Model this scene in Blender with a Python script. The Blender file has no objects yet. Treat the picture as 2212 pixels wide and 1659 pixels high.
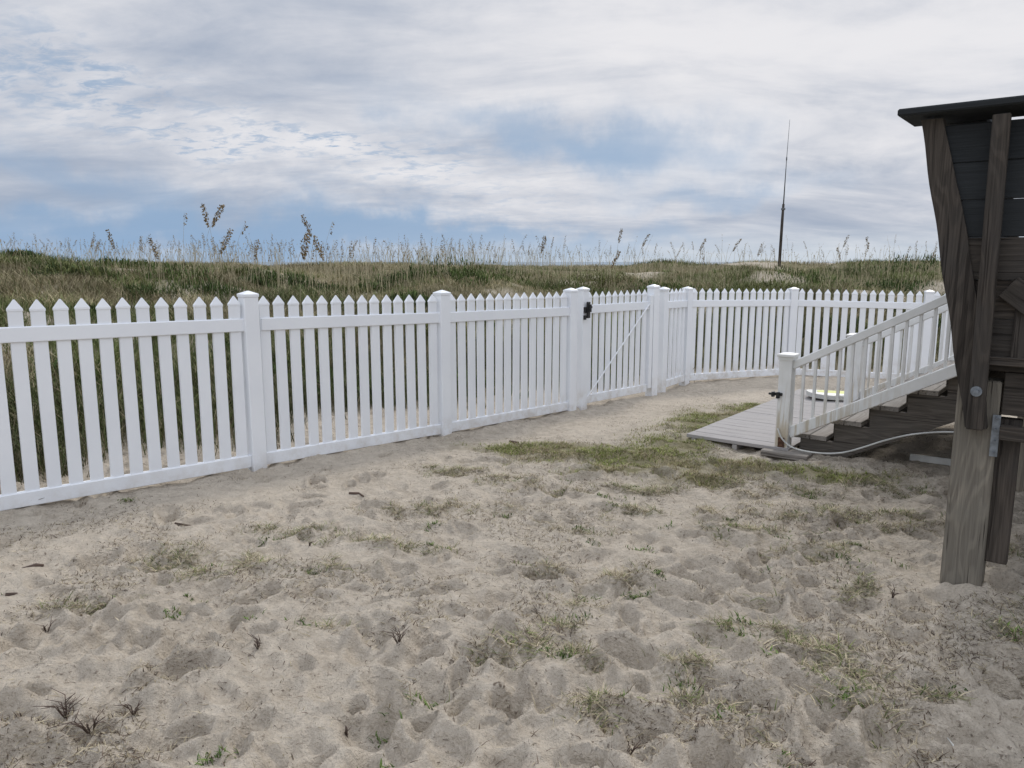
import bpy, bmesh, math, random
import numpy as np
from mathutils import Vector, Matrix
random.seed(7); rng=np.random.default_rng(11)
scene=bpy.context.scene; COL=scene.collection
scene.view_settings.view_transform='Standard'; scene.view_settings.look='None'; scene.view_settings.exposure=0

# ------------------------------------------------------------ noise
_T=rng.random((256,256)).astype(np.float64)
def vn(x,y,sd=0):
    x=np.asarray(x,float)+sd*17.3; y=np.asarray(y,float)+sd*9.7
    xi=np.floor(x).astype(int); yi=np.floor(y).astype(int)
    fx=x-xi; fy=y-yi; fx=fx*fx*(3-2*fx); fy=fy*fy*(3-2*fy)
    a=_T[xi&255,yi&255]; b=_T[(xi+1)&255,yi&255]; c=_T[xi&255,(yi+1)&255]; d=_T[(xi+1)&255,(yi+1)&255]
    return (a*(1-fx)+b*fx)*(1-fy)+(c*(1-fx)+d*fx)*fy
def fbm(x,y,sd=0,o=4):
    s=0;a=.5;t=0
    for i in range(o):
        c,sn=math.cos(i*.9),math.sin(i*.9)
        s=s+a*vn((x*c-y*sn)*2**i,(x*sn+y*c)*2**i,sd+i*3); t+=a; a*=.5
    return s/t
def sst(a,b,x):
    t=np.clip((x-a)/(b-a),0,1); return t*t*(3-2*t)

# ------------------------------------------------------------ ground
def sdist(x,y):
    s1=(y-x-7.13)/1.414
    s2=y-10.75
    s2=np.where(x>4,y-10.7+.29*np.clip(x-4,0,8),s2)
    return np.maximum(s1,s2)
dents=[]
for i in range(900):
    yy=1.2*(6.4/1.2)**rng.random(); xx=rng.uniform(-.85,.75)*yy+rng.uniform(-.3,.3)
    dents.append((xx,yy,rng.uniform(.028,.095),rng.uniform(.011,.040),rng.uniform(0,3.14)))
PATCH=[(-1.5,3.55,.32,.14),(-.585,4.48,.30,.10),(-.353,5.3,.22,.16),(-.62,3.8,.26,.10),(.84,4.86,.3,.12),(1.365,3.93,.24,.12),
(1.757,4.67,.28,.12),(.577,3.39,.13,.11),(.215,2.89,.09,.06),(-.84,2.89,.11,.07),(.16,2.61,.24,.08),(1.055,2.71,.26,.12),(1.13,2.46,.22,.12),
(.548,2.4,.14,.07),(.285,2.2,.16,.06),(.65,2.2,.16,.05),(1.10,2.25,.14,.10),(1.98,2.82,.14,.14),(-1.1,4.0,.3,.08),(-1.75,3.1,.16,.07),
(.9,3.1,.15,.07),(1.5,3.2,.15,.07),(-.1,4.3,.22,.08),(.35,4.1,.2,.07),(0.1,3.5,.12,.05),(1.5,2.3,.1,.08),(1.7,3.7,.16,.08),
(2.5,4.9,.35,.2),(2.2,4.2,.2,.15),(2.45,3.7,.2,.2),(2.1,2.55,.2,.15),(1.25,4.3,.22,.1),(.3,4.75,.25,.1),(.0,5.0,.25,.1),(.75,4.35,.2,.08),(-.95,3.4,.2,.08),(1.6,4.95,.3,.12),(1.75,4.3,.25,.12),(1.5,3.6,.2,.1),(.3,3.15,.14,.05),(-.2,2.3,.15,.05)]
LAWN=[(0.15,6.1,.4,.16),(.55,5.85,.42,.2),(1.0,5.75,.42,.28),(1.35,6.2,.3,.35),(1.7,6.9,.25,.35),(2.1,7.4,.35,.28),(2.55,7.9,.3,.2),(1.45,5.45,.38,.16),(1.85,5.25,.38,.14),(2.3,5.15,.3,.1),(1.3,5.1,.3,.1),(.8,5.35,.3,.1)]
def gmask(x,y,L):
    w=(fbm(x*2.2,y*2.2,31,3)-.5)*.5+(fbm(x*9,y*9,33,2)-.5)*.14; w2=(fbm(x*2.2,y*2.2,47,3)-.5)*.5
    m=np.zeros_like(x)
    for (cx,cy,a,b) in L:
        m=np.maximum(m,np.exp(-(((x+w-cx)/a)**2+((y+w2-cy)/b)**2)*.8))
    return m
def G(x,y):
    z=-.02*(np.clip(y,0,11)-5.3)
    s=sdist(x,y)
    crest=1.34+.28*(fbm(x*.26,y*.26,5,3)-.5)*2
    for cx,cy,r1,r2,a in ((-10.5,15,3.4,4,.38),(-1.6,16.5,2.0,3,.38),(.2,17.5,1.2,2,.14),(2.2,18,1.6,3,.04),(-5.6,14,1.3,2,.20),(-3.6,16,1.6,3,-.12),(12,22,1.5,3,.08),(6,19,1.2,2,.08)):
        crest=crest+a*np.exp(-((x-cx)/r1)**2-((y-cy)/r2)**2)
    rise=.66*sst(.3,6.0,s)+.34*sst(5,12,s)
    z=z+crest*rise+(fbm(x*.55,y*.55,9,4)-.5)*.60*sst(.8,5,s)*(1-.30*sst(7,11,s))
    z=z-6.5*sst(22,75,s)
    z=z+.035*np.exp(-((s-.15)/.30)**2)*fbm(x*2,y*2,61,3)*2*(x<.7)
    inn=1-sst(.6,2.5,s)
    near=inn*(1-sst(14,30,np.hypot(x,y)))
    calm=1-.6*np.exp(-((s+.5)/.6)**2)
    z=z+near*((fbm(x*.8,y*.8,2,3)-.5)*.06+calm*((np.abs(fbm(x*3.0,y*3.0,3,4)-.5))*-.14+.02+(fbm(x*8,y*8,4,4)-.5)*.055+(fbm(x*26,y*26,6,2)-.5)*.011))
    return z
def Gd(x,y):
    z=G(x,y)
    for (cx,cy,r,dp,an) in dents:
        i0,i1=np.searchsorted(xs,[cx-r*3.6,cx+r*3.6]); j0,j1=np.searchsorted(ys,[cy-r*3.6,cy+r*3.6])
        if i1<=i0 or j1<=j0: continue
        dx=x[j0:j1,i0:i1]-cx; dy=y[j0:j1,i0:i1]-cy; c,s_=math.cos(an),math.sin(an)
        q=np.sqrt(((dx*c+dy*s_)/1.6)**2+((-dx*s_+dy*c)/.85)**2)/r
        z[j0:j1,i0:i1]+= -dp*np.exp(-(q*1.1)**4)+dp*.5*np.exp(-((q-1.25)/.28)**2)
    a=(x*.8+y*.6); b=(-x*.6+y*.8)
    m=np.exp(-((b-2.05)/.15)**4)*sst(1.8,2.4,a)*(1-sst(3.4,4.2,a))
    z+=m*.010*np.sin(a*2*np.pi/.085+ b*9)
    z+= .012*gmask(x,y,LAWN+PATCH)
    return z
def axis(lo,hi,d,far_lo,far_hi,gr=1.045,cap=60):
    c=list(np.arange(lo,hi+1e-6,d)); st=d; v=c[-1]; up=[]
    while v<far_hi: st=min(st*gr,cap); v+=st; up.append(v)
    st=d; v=c[0]; dn=[]
    while v>far_lo: st=min(st*gr,cap); v-=st; dn.append(v)
    return np.array(dn[::-1]+c+up)
xs=axis(-2.9,2.6,.0115,-1800,1800,1.05,150); ys=axis(1.5,6.2,.0120,-600,3000,1.03,150)
X,Y=np.meshgrid(xs,ys); shp=X.shape; ZG=Gd(X,Y)
def Gm(px,py):
    px=np.asarray(px,float);py=np.asarray(py,float)
    i=np.clip(np.searchsorted(xs,px)-1,0,len(xs)-2); j=np.clip(np.searchsorted(ys,py)-1,0,len(ys)-2)
    u=(px-xs[i])/(xs[i+1]-xs[i]); v=(py-ys[j])/(ys[j+1]-ys[j])
    return (ZG[j,i]*(1-u)+ZG[j,i+1]*u)*(1-v)+(ZG[j+1,i]*(1-u)+ZG[j+1,i+1]*u)*v
def g1(x,y): return float(Gm(x,y))
x=X.ravel(); y=Y.ravel(); z=ZG.ravel()
lawn=np.clip(gmask(x,y,LAWN)*1.25,0,1); patch=gmask(x,y,PATCH)
def vegd(x,y,s):
    bare=sst(.64,.70,fbm(x*.6,y*.6,77,3))*sst(2.5,4,s)
    off=.7*np.exp(-((x-.2)/1.6)**2)*(y<13)
    return sst(.25,1.5,s-off+(fbm(x*.9,y*.9,21,3)-.5)*1.9)*(1-.75*bare)
s=sdist(x,y); veg=vegd(x,y,s)
far=1-sst(30,70,np.hypot(x,y))
def mesh_np(name,V,quads=None,tris=None,smooth=True,cols=None):
    me=bpy.data.meshes.new(name)
    nq=0 if quads is None else len(quads); nt=0 if tris is None else len(tris)
    me.vertices.add(len(V)); me.vertices.foreach_set('co',np.ascontiguousarray(V,dtype=np.float32).ravel())
    lp=[]
    if nq: lp.append(np.asarray(quads,np.int32).ravel())
    if nt: lp.append(np.asarray(tris,np.int32).ravel())
    lp=np.concatenate(lp); me.loops.add(len(lp)); me.loops.foreach_set('vertex_index',lp)
    st=np.concatenate([np.arange(nq)*4,nq*4+np.arange(nt)*3]).astype(np.int32)
    me.polygons.add(nq+nt); me.polygons.foreach_set('loop_start',st)
    me.polygons.foreach_set('use_smooth',np.full(nq+nt,smooth))
    me.update(calc_edges=True)
    if cols:
        for k,v in cols.items():
            v=np.asarray(v,np.float32)
            if v.ndim==1:
                a=me.attributes.new(k,'FLOAT','POINT'); a.data.foreach_set('value',v)
            else:
                a=me.attributes.new(k,'FLOAT_COLOR','POINT'); c=np.ones((len(v),4),np.float32); c[:,:3]=v; a.data.foreach_set('color',c.ravel())
    return me
def mkobj(name,me,mat,props=None):
    o=bpy.data.objects.new(name,me); COL.objects.link(o)
    if mat: me.materials.append(mat)
    for k,v in (props or {}).items(): o[k]=v
    return o

# ------------------------------------------------------------ materials
class NT:
    def __init__(s,tree): s.t=tree; s.n=tree.nodes; s.l=tree.links
    def node(s,ty,**k):
        n=s.n.new(ty)
        for a,b in k.items(): setattr(n,a,b)
        return n
    def put(s,sock,v):
        if isinstance(v,bpy.types.NodeSocket): s.l.new(v,sock)
        elif isinstance(v,(int,float)):
            sock.default_value=v if sock.type=='VALUE' else ((v,v,v,1) if sock.type=='RGBA' else (v,v,v))
        else:
            sock.default_value=tuple(v)+(1,) if (sock.type=='RGBA' and len(v)==3) else v
    def M(s,op,a,b=None,c=None,clamp=False):
        n=s.node('ShaderNodeMath',operation=op,use_clamp=clamp); s.put(n.inputs[0],a)
        if b is not None: s.put(n.inputs[1],b)
        if c is not None: s.put(n.inputs[2],c)
        return n.outputs[0]
    def mix(s,f,a,b,mode='MIX'):
        n=s.node('ShaderNodeMix',data_type='RGBA',blend_type=mode); s.put(n.inputs[0],f); s.put(n.inputs[6],a); s.put(n.inputs[7],b); return n.outputs[2]
    def noise(s,vec,scale,detail=4,rough=.55,dist=0):
        n=s.node('ShaderNodeTexNoise'); n.inputs['Scale'].default_value=scale; n.inputs['Detail'].default_value=detail
        n.inputs['Roughness'].default_value=rough; n.inputs['Distortion'].default_value=dist
        if vec is not None: s.l.new(vec,n.inputs['Vector'])
        return n.outputs[0]
    def mr(s,v,a,b,c=0,d=1):
        n=s.node('ShaderNodeMapRange'); n.interpolation_type='SMOOTHSTEP'
        s.put(n.inputs[0],v)
        for i,q in enumerate((a,b,c,d)): n.inputs[i+1].default_value=q
        return n.outputs[0]
    def mapv(s,vec,sc,loc=None,rot=None):
        n=s.node('ShaderNodeMapping'); s.l.new(vec,n.inputs[0]); n.inputs['Scale'].default_value=sc
        if loc is not None: s.put(n.inputs['Location'],loc)
        if rot is not None: n.inputs['Rotation'].default_value=rot
        return n.outputs[0]
    def attr(s,nm,vec=False):
        n=s.node('ShaderNodeAttribute',attribute_name=nm); return n.outputs['Color' if vec else 'Fac']
def newmat(name):
    m=bpy.data.materials.new(name); m.use_nodes=True; t=NT(m.node_tree); b=m.node_tree.nodes['Principled BSDF']; return m,t,b
def bump(t,b,h,strength,dist):
    n=t.node('ShaderNodeBump'); n.inputs['Strength'].default_value=strength; n.inputs['Distance'].default_value=dist
    t.l.new(h,n.inputs['Height']); t.l.new(n.outputs[0],b.inputs['Normal'])
# sand
m_sand,t,b=newmat('sand'); tc=t.node('ShaderNodeTexCoord').outputs['Object']
n1=t.noise(tc,1.1,6,.6); n2=t.noise(tc,14,6,.65); n3=t.noise(tc,120,3,.7); n4=t.noise(tc,45,5,.7); n5=t.noise(tc,5,5,.65)
c=t.mix(t.mr(n1,.36,.64),(.55,.48,.39),(.44,.38,.305))
c=t.mix(t.mr(n2,.35,.7),c,(.62,.545,.445))
c=t.mix(t.M('MULTIPLY',t.mr(n5,.54,.72),.3),c,(.34,.285,.225))
c=t.mix(t.M('MULTIPLY',t.mr(n3,.50,.70),.4),c,(.28,.23,.18))
crumb=t.M('MULTIPLY',t.mr(n4,.58,.645),t.mr(t.noise(tc,2.6,5,.65),.41,.61))
c=t.mix(t.M('MULTIPLY',crumb,.8),c,(.12,.09,.065))
pm=t.M('MULTIPLY',t.attr('patch'),t.mr(n4,.47,.58))
c=t.mix(t.M('MULTIPLY',pm,.55),c,(.19,.155,.095))
c=t.mix(t.M('MULTIPLY',t.attr('lawn'),t.mr(n2,.2,.5,.45,.85)),c,(.18,.165,.075))
vc=t.mix(n2,(.11,.11,.05),(.24,.20,.125))
c=t.mix(t.attr('veg'),c,vc)
t.l.new(c,b.inputs['Base Color']); b.inputs['Roughness'].default_value=.95; b.inputs['Specular IOR Level'].default_value=.12
h=t.M('ADD',t.M('MULTIPLY',n2,.9),t.M('ADD',t.M('MULTIPLY',n4,.5),t.M('ADD',t.M('MULTIPLY',n3,.14),t.M('MULTIPLY',n5,.7))))
bump(t,b,h,1.0,.045)
nx,ny=shp[1],shp[0]
idx=np.arange(nx*ny).reshape(ny,nx)
Q=np.stack([idx[:-1,:-1],idx[:-1,1:],idx[1:,1:],idx[1:,:-1]],-1).reshape(-1,4)
me=mesh_np('ground',np.stack([x,y,z],1),quads=Q,cols={'lawn':lawn,'patch':patch,'veg':veg*far+ (1-far)*.7})
mkobj('ground',me,m_sand,{'kind':'structure'})
# sea
m_sea,t,b=newmat('sea_water'); b.inputs['Base Color'].default_value=(.06,.13,.19,1); b.inputs['Roughness'].default_value=.25
tc=t.node('ShaderNodeTexCoord').outputs['Object']; bump(t,b,t.noise(tc,.4,4),.5,.5)
me=bpy.data.meshes.new('sea'); me.from_pydata([(-6000,45,-2.2),(6000,45,-2.2),(6000,9000,-2.2),(-6000,9000,-2.2)],[],[(0,1,2,3)])
mkobj('sea',me,m_sea,{'kind':'structure'})
# grass
m_grass,t,b=newmat('grass_blades')
c=t.attr('Col',True); tc=t.node('ShaderNodeTexCoord').outputs['Object']
c=t.mix(.5,c,t.mix(t.mr(t.noise(tc,6,3),.35,.65),(.6,.6,.6),(1.25,1.25,1.25)),'MULTIPLY')
t.l.new(c,b.inputs['Base Color']); b.inputs['Roughness'].default_value=.75; b.inputs['Specular IOR Level'].default_value=.2
# vinyl
m_vinyl,t,b=newmat('white_vinyl')
geo=t.node('ShaderNodeNewGeometry').outputs['Position']
sp=t.node('ShaderNodeSeparateXYZ'); t.l.new(geo,sp.inputs[0])
dirt=t.M('MULTIPLY',t.mr(sp.outputs[2],.22,-.03),t.mr(t.noise(geo,9,5,.7),.38,.7))
c=t.mix(t.mr(t.noise(geo,3,4),.3,.7),(.84,.86,.885),(.80,.82,.85))
c=t.mix(t.M('MULTIPLY',dirt,.6),c,(.50,.44,.36)); t.l.new(c,b.inputs['Base Color']); b.inputs['Roughness'].default_value=.35
m_vinyl2,t,b=newmat('aged_white_vinyl'); geo=t.node('ShaderNodeNewGeometry').outputs['Position']
st=t.noise(t.mapv(geo,(25,25,2.2)),1,5,.6); sp=t.node('ShaderNodeSeparateXYZ'); t.l.new(geo,sp.inputs[0])
c=t.mix(t.mr(t.noise(geo,6,4),.3,.7),(.80,.80,.78),(.70,.70,.67))
c=t.mix(t.M('MULTIPLY',t.M('MULTIPLY',t.mr(st,.45,.60),t.mr(sp.outputs[2],.75,.05)),.8),c,(.42,.33,.19))
t.l.new(c,b.inputs['Base Color']); b.inputs['Roughness'].default_value=.45
def wood(name,ca,cb,cd,sc=1.0,bs=.5,rough=.85,rk=.35):
    m,t,b=newmat(name); tc=t.node('ShaderNodeTexCoord').outputs['Object']; oi=t.node('ShaderNodeObjectInfo').outputs['Random']
    off=t.node('ShaderNodeCombineXYZ'); t.l.new(t.M('MULTIPLY',oi,37.),off.inputs[0]); t.l.new(t.M('MULTIPLY',oi,11.),off.inputs[1])
    v=t.node('ShaderNodeVectorMath',operation='ADD'); t.l.new(tc,v.inputs[0]); t.l.new(off.outputs[0],v.inputs[1]); v=v.outputs[0]
    big=t.noise(t.mapv(v,(1.3*sc,9*sc,9*sc)),1,2,.4)
    ring=t.M('SINE',t.M('MULTIPLY',big,70.)); ring=t.mr(ring,-.3,1)
    fib=t.noise(t.mapv(v,(4*sc,170*sc,170*sc)),1,4,.6); stn=t.noise(v,3.5,4,.6)
    crack=t.mr(t.noise(t.mapv(v,(1.6*sc,60*sc,60*sc)),1,3,.5),.60,.66)
    c=t.mix(t.M('ADD',t.M('MULTIPLY',ring,rk),t.M('MULTIPLY',t.mr(fib,.3,.7),.6)),ca,cb)
    c=t.mix(t.M('MULTIPLY',t.mr(stn,.40,.65),.6),c,cd)
    c=t.mix(t.M('MULTIPLY',crack,.8*min(1,rk*2)),c,(.010,.008,.007))
    c=t.mix(1.0,c,t.mix(oi,(.8,.8,.8),(1.15,1.12,1.1)),'MULTIPLY')
    t.l.new(c,b.inputs['Base Color']); b.inputs['Roughness'].default_value=rough; b.inputs['Specular IOR Level'].default_value=.2
    h=t.M('SUBTRACT',t.M('ADD',t.M('MULTIPLY',ring,.6*rk),t.M('MULTIPLY',fib,.5)),t.M('MULTIPLY',crack,min(1,rk*2))); bump(t,b,h,bs,.006)
    return m
m_post=wood('weathered_post_wood',(.15,.132,.108),(.34,.305,.245),(.20,.185,.155),bs=.8,rk=.45)
m_dark=wood('dark_weathered_wood',(.038,.033,.028),(.095,.081,.068),(.056,.052,.048),bs=.7)
m_slate=wood('slate_painted_wood',(.020,.023,.025),(.041,.046,.050),(.028,.031,.033),bs=.3,rk=.08)
m_side=wood('stair_side_wood',(.075,.066,.056),(.16,.142,.122),(.10,.092,.082),bs=.5)
m_gray=wood('grey_deck_planks',(.38,.36,.345),(.48,.455,.44),(.42,.395,.375),bs=.25,rk=.2)
m_tread=wood('grey_stair_wood',(.21,.195,.175),(.34,.32,.29),(.23,.21,.19),bs=.4)
def plain(name,col,rough=.5,metal=0,ns=20,var=.25):
    m,t,b=newmat(name); tc=t.node('ShaderNodeTexCoord').outputs['Object']
    c=t.mix(t.mr(t.noise(tc,ns,4),.3,.7),tuple(q*(1-var) for q in col),tuple(min(1,q*(1+var)) for q in col))
    t.l.new(c,b.inputs['Base Color']); b.inputs['Roughness'].default_value=rough; b.inputs['Metallic'].default_value=metal; return m
m_black=plain('black_metal',(.012,.012,.013),.4); m_galv=plain('galvanised_steel',(.20,.22,.24),.55,.6,40)
m_rust=plain('rusty_steel',(.10,.05,.028),.8,.2,40,.5)
m_yellow=plain('yellow_foam',(.52,.54,.12),.5,0,8,.06); m_white=plain('white_plastic',(.55,.55,.52),.45,0,10,.12)
m_seed=plain('seed_head',(.22,.16,.085),.9,0,60,.3); m_stalk=plain('dry_stalk',(.36,.31,.20),.8,0,20,.25)
m_pole=plain('old_pole_wood',(.055,.045,.038),.9,0,6,.3); m_whip=plain('fibreglass_whip',(.12,.125,.13),.5)
m_twig=plain('twig_bark',(.09,.06,.045),.9,0,30,.3)

# ------------------------------------------------------------ object helpers
WM={}
def place(o,M,parent=None):
    WM[o.name]=M
    if parent is not None: o.parent=parent; o.matrix_basis=WM[parent.name].inverted()@M
    else: o.matrix_basis=M
def root(name,loc,label,cat,group=None):
    o=bpy.data.objects.new(name,None); COL.objects.link(o); o.empty_display_size=.2; place(o,Matrix.Translation(loc))
    o['label']=label; o['category']=cat
    if group: o['group']=group
    return o
def bm_box(bm,x0,x1,y0,y1,z0,z1,M=None):
    vs=[Vector(p) for p in [(x0,y0,z0),(x1,y0,z0),(x1,y1,z0),(x0,y1,z0),(x0,y0,z1),(x1,y0,z1),(x1,y1,z1),(x0,y1,z1)]]
    if M is not None: vs=[M@v for v in vs]
    v=[bm.verts.new(p) for p in vs]
    for f in [(0,3,2,1),(4,5,6,7),(0,1,5,4),(1,2,6,5),(2,3,7,6),(3,0,4,7)]: bm.faces.new([v[i] for i in f])
def finish(bm,name,bev=0,seg=1):
    if bev: bmesh.ops.bevel(bm,geom=bm.edges[:],offset=bev,segments=seg,affect='EDGES',profile=.5)
    bmesh.ops.recalc_face_normals(bm,faces=bm.faces[:])
    me=bpy.data.meshes.new(name); bm.to_mesh(me); bm.free(); return me
def obj(name,me,mat,M,parent=None,**props):
    o=bpy.data.objects.new(name,me); COL.objects.link(o)
    if mat and not me.materials: me.materials.append(mat)
    place(o,M,parent)
    for k,v in props.items(): o[k]=v
    return o
def frame(p0,xd,yd):
    xd=Vector(xd).normalized(); zd=xd.cross(Vector(yd)).normalized(); yd=zd.cross(xd)
    M=Matrix((xd,yd,zd)).transposed().to_4x4(); M.translation=Vector(p0); return M
def board(name,p0,p1,w,t,side,mat,parent=None,bev=.003,**props):
    p0=Vector(p0);p1=Vector(p1); bm=bmesh.new(); bm_box(bm,0,(p1-p0).length,-w/2,w/2,-t/2,t/2)
    return obj(name,finish(bm,name,bev),mat,frame(p0,p1-p0,side),parent,**props)
def tube(name,pts,r,mat,parent=None,n=8,**props):
    pts=[Vector(p) for p in pts]; bm=bmesh.new(); rings=[]
    for i,p in enumerate(pts):
        d=(pts[min(i+1,len(pts)-1)]-pts[max(i-1,0)]).normalized(); a=d.cross(Vector((.31,.2,.93))).normalized(); bb=d.cross(a)
        rr=r[i] if isinstance(r,(list,tuple)) else r
        rings.append([bm.verts.new(p-pts[0]+(a*math.cos(q*2*math.pi/n)+bb*math.sin(q*2*math.pi/n))*rr) for q in range(n)])
    for i in range(len(rings)-1):
        for q in range(n): bm.faces.new((rings[i][q],rings[i][(q+1)%n],rings[i+1][(q+1)%n],rings[i+1][q]))
    bm.faces.new(rings[0][::-1]); bm.faces.new(rings[-1])
    for f in bm.faces: f.smooth=True
    return obj(name,finish(bm,name),mat,Matrix.Translation(pts[0]),parent,**props)

# ------------------------------------------------------------ fence
def picket_mesh(h,w=.076,th=.024):
    bm=bmesh.new(); L=[(0,w,th),(h-.068,w,th),(h-.066,w+.005,th+.006),(h-.054,w+.005,th+.006)]
    prev=None
    for z_,a,b_ in L:
        r=[bm.verts.new((sx*a/2,sy*b_/2,z_)) for sx,sy in ((-1,-1),(1,-1),(1,1),(-1,1))]
        if prev:
            for q in range(4): bm.faces.new((prev[q],prev[(q+1)%4],r[(q+1)%4],r[q]))
        else: bm.faces.new(r[::-1])
        prev=r
    a=bm.verts.new((-.004,0,h)); c=bm.verts.new((.004,0,h))
    bm.faces.new((prev[0],prev[1],c,a)); bm.faces.new((prev[2],prev[3],a,c)); bm.faces.new((prev[1],prev[2],c)); bm.faces.new((prev[3],prev[0],a))
    return finish(bm,'picket')
PK=picket_mesh(1.19,.073); PK.materials.append(m_vinyl)
def cap_mesh(w):
    bm=bmesh.new(); prev=None
    for z_,a in [(0,w+.006),(.018,w+.008),(.022,w+.002),(.042,.012)]:
        r=[bm.verts.new((sx*a/2,sy*a/2,z_)) for sx,sy in ((-1,-1),(1,-1),(1,1),(-1,1))]
        if prev:
            for q in range(4): bm.faces.new((prev[q],prev[(q+1)%4],r[(q+1)%4],r[q]))
        else: bm.faces.new(r[::-1])
        prev=r
    bm.faces.new(prev); return finish(bm,'post_cap')
CAP=cap_mesh(.104); CAP.materials.append(m_vinyl)
def fpost(parent,x_,y_,zb,zt,ang,w=.104,name='fence_post'):
    bm=bmesh.new(); hh=zt-.042-(zb-.15); bm_box(bm,-w/2,w/2,-w/2,w/2,0,hh)
    lean=Matrix.Rotation(random.uniform(-.006,.006),4,'X')@Matrix.Rotation(random.uniform(-.006,.006),4,'Y')
    M=Matrix.Translation((x_,y_,zb-.15))@lean@Matrix.Rotation(ang,4,'Z')
    p=obj(name,finish(bm,name,.005,2),m_vinyl,M,parent)
    obj('post_cap',CAP,None,M@Matrix.Translation((0,0,hh)),p)
def fpanel(parent,a,b_,n,name='fence_panel',gap=.052):
    a=Vector(a); b_=Vector(b_); d=b_-a; dh=Vector((d.x,d.y,0)).normalized()
    p0=a+d.normalized()*gap; p1=b_-d.normalized()*gap; L=(p1-p0).length
    M=frame(p0,p1-p0,Vector((0,0,1)).cross(dh))
    pn=bpy.data.objects.new(name,None); COL.objects.link(pn); pn.empty_display_size=.1; place(pn,M,parent)
    for zc in (.095,1.065):
        bm=bmesh.new(); bm_box(bm,0,L,-.024,.024,zc-.044,zc+.044); obj('fence_rail',finish(bm,'fence_rail',.004,1),m_vinyl,M,pn)
    ang=math.atan2(dh.y,dh.x)
    for i in range(n):
        q=p0.lerp(p1,(i+.5)/n)
        MM=Matrix.Translation((q.x,q.y,q.z+.075+random.uniform(-.002,.002)))@Matrix.Rotation(ang+random.uniform(-.012,.012),4,'Z')@Matrix.Rotation(random.uniform(-.005,.005),4,'Y')
        obj('picket',PK,None,MM,pn)
P=[(-4.45,3.0,.0,1.36),(-3.10,4.12,.0,1.325),(-1.83,5.30,0,1.30),(-.60,6.53,-.04,1.26),(.595,7.72,-.064,1.237)]
F1=root('picket_fence',(-1.83,5.3,0),'long white vinyl picket fence with capped square posts on sand','fence')
for i,p in enumerate(P): fpost(F1,*p,math.radians(43))
for i in range(4): fpanel(F1,(P[i][0],P[i][1],P[i][3]-1.30),(P[i+1][0],P[i+1][1],P[i+1][3]-1.30),14)
R=[(1.655,8.90,-.075,1.239),(1.825,9.17,-.09,1.20),(2.27,9.90,-.12,1.18),(3.94,10.70,-.15,1.147),(5.57,10.22,-.15,1.128),(7.24,9.74,-.15,1.11)]
F2=root('picket_fence',(3.94,10.7,-.1),'white vinyl picket fence curving around below the grassy dune','fence')
for i,p in enumerate(R): fpost(F2,*p,math.radians([42,48,45,5,-16,-16][i]),w=.104 if i!=1 else .085)
for i,n in ((1,5),(2,14),(3,14),(4,14)): fpanel(F2,(R[i][0],R[i][1],R[i][3]-1.285),(R[i+1][0],R[i+1][1],R[i+1][3]-1.285),n)
# gate
GA=Vector((.745,8.02,0)); GB=Vector((1.585,8.83,0)); gd=(GB-GA).normalized(); ga=math.atan2(gd.y,gd.x)
GT=root('fence_gate',GA+Vector((0,0,-.06)),'white picket gate with diagonal brace and black latch','gate')
for q,w_ in ((GA,.095),(GB,.06)):
    bm=bmesh.new(); zt=1.20 if q is GA else 1.12; zb=-.10 if q is GA else 0.03; bm_box(bm,-w_/2,w_/2,-.045,.045,0,zt-zb)
    M=Matrix.Translation((q.x,q.y,zb))@Matrix.Rotation(ga,4,'Z'); so=obj('gate_stile',finish(bm,'gate_stile',.004),m_vinyl,M,GT)
    if q is GA: obj('post_cap',CAP,None,M@Matrix.Translation((0,0,zt-zb))@Matrix.Scale(.93,4),so)
gp0=GA+gd*.05; gp1=GB-gd*.032; nrm=Vector((0,0,1)).cross(gd)
for zc in (.035,1.0): board('gate_rail',gp0+Vector((0,0,zc)),gp1+Vector((0,0,zc)),.048,.088,nrm,m_vinyl,GT)
for i in range(10):
    q=gp0.lerp(gp1,(i+.5)/10); obj('picket',PK,None,Matrix.Translation((q.x,q.y,-.005))@Matrix.Rotation(ga,4,'Z')@Matrix.Scale(.80,4,(1,0,0)),GT)
off=nrm*-.036
board('diagonal_brace',gp0+off+Vector((0,0,.06)),gp1+off+Vector((0,0,1.02)),.016,.012,nrm.cross(Vector((gd.x*.7,gd.y*.7,.7))),m_vinyl,GT)
lat=bmesh.new(); bm_box(lat,-.04,.03,-.03,.0,-.03,.03); bm_box(lat,-.02,.02,-.045,-.02,-.085,.085); bm_box(lat,.02,.065,-.035,-.015,.015,.04); bm_box(lat,-.06,-.03,-.035,-.015,-.10,-.055); bm_box(lat,-.012,.012,-.07,-.04,-.02,.06)
obj('gate_latch',finish(lat,'gate_latch',.003),m_black,Matrix.Translation(GA+Vector((0,0,1.0))+nrm*-.045)@Matrix.Rotation(ga,4,'Z'),GT)

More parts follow.
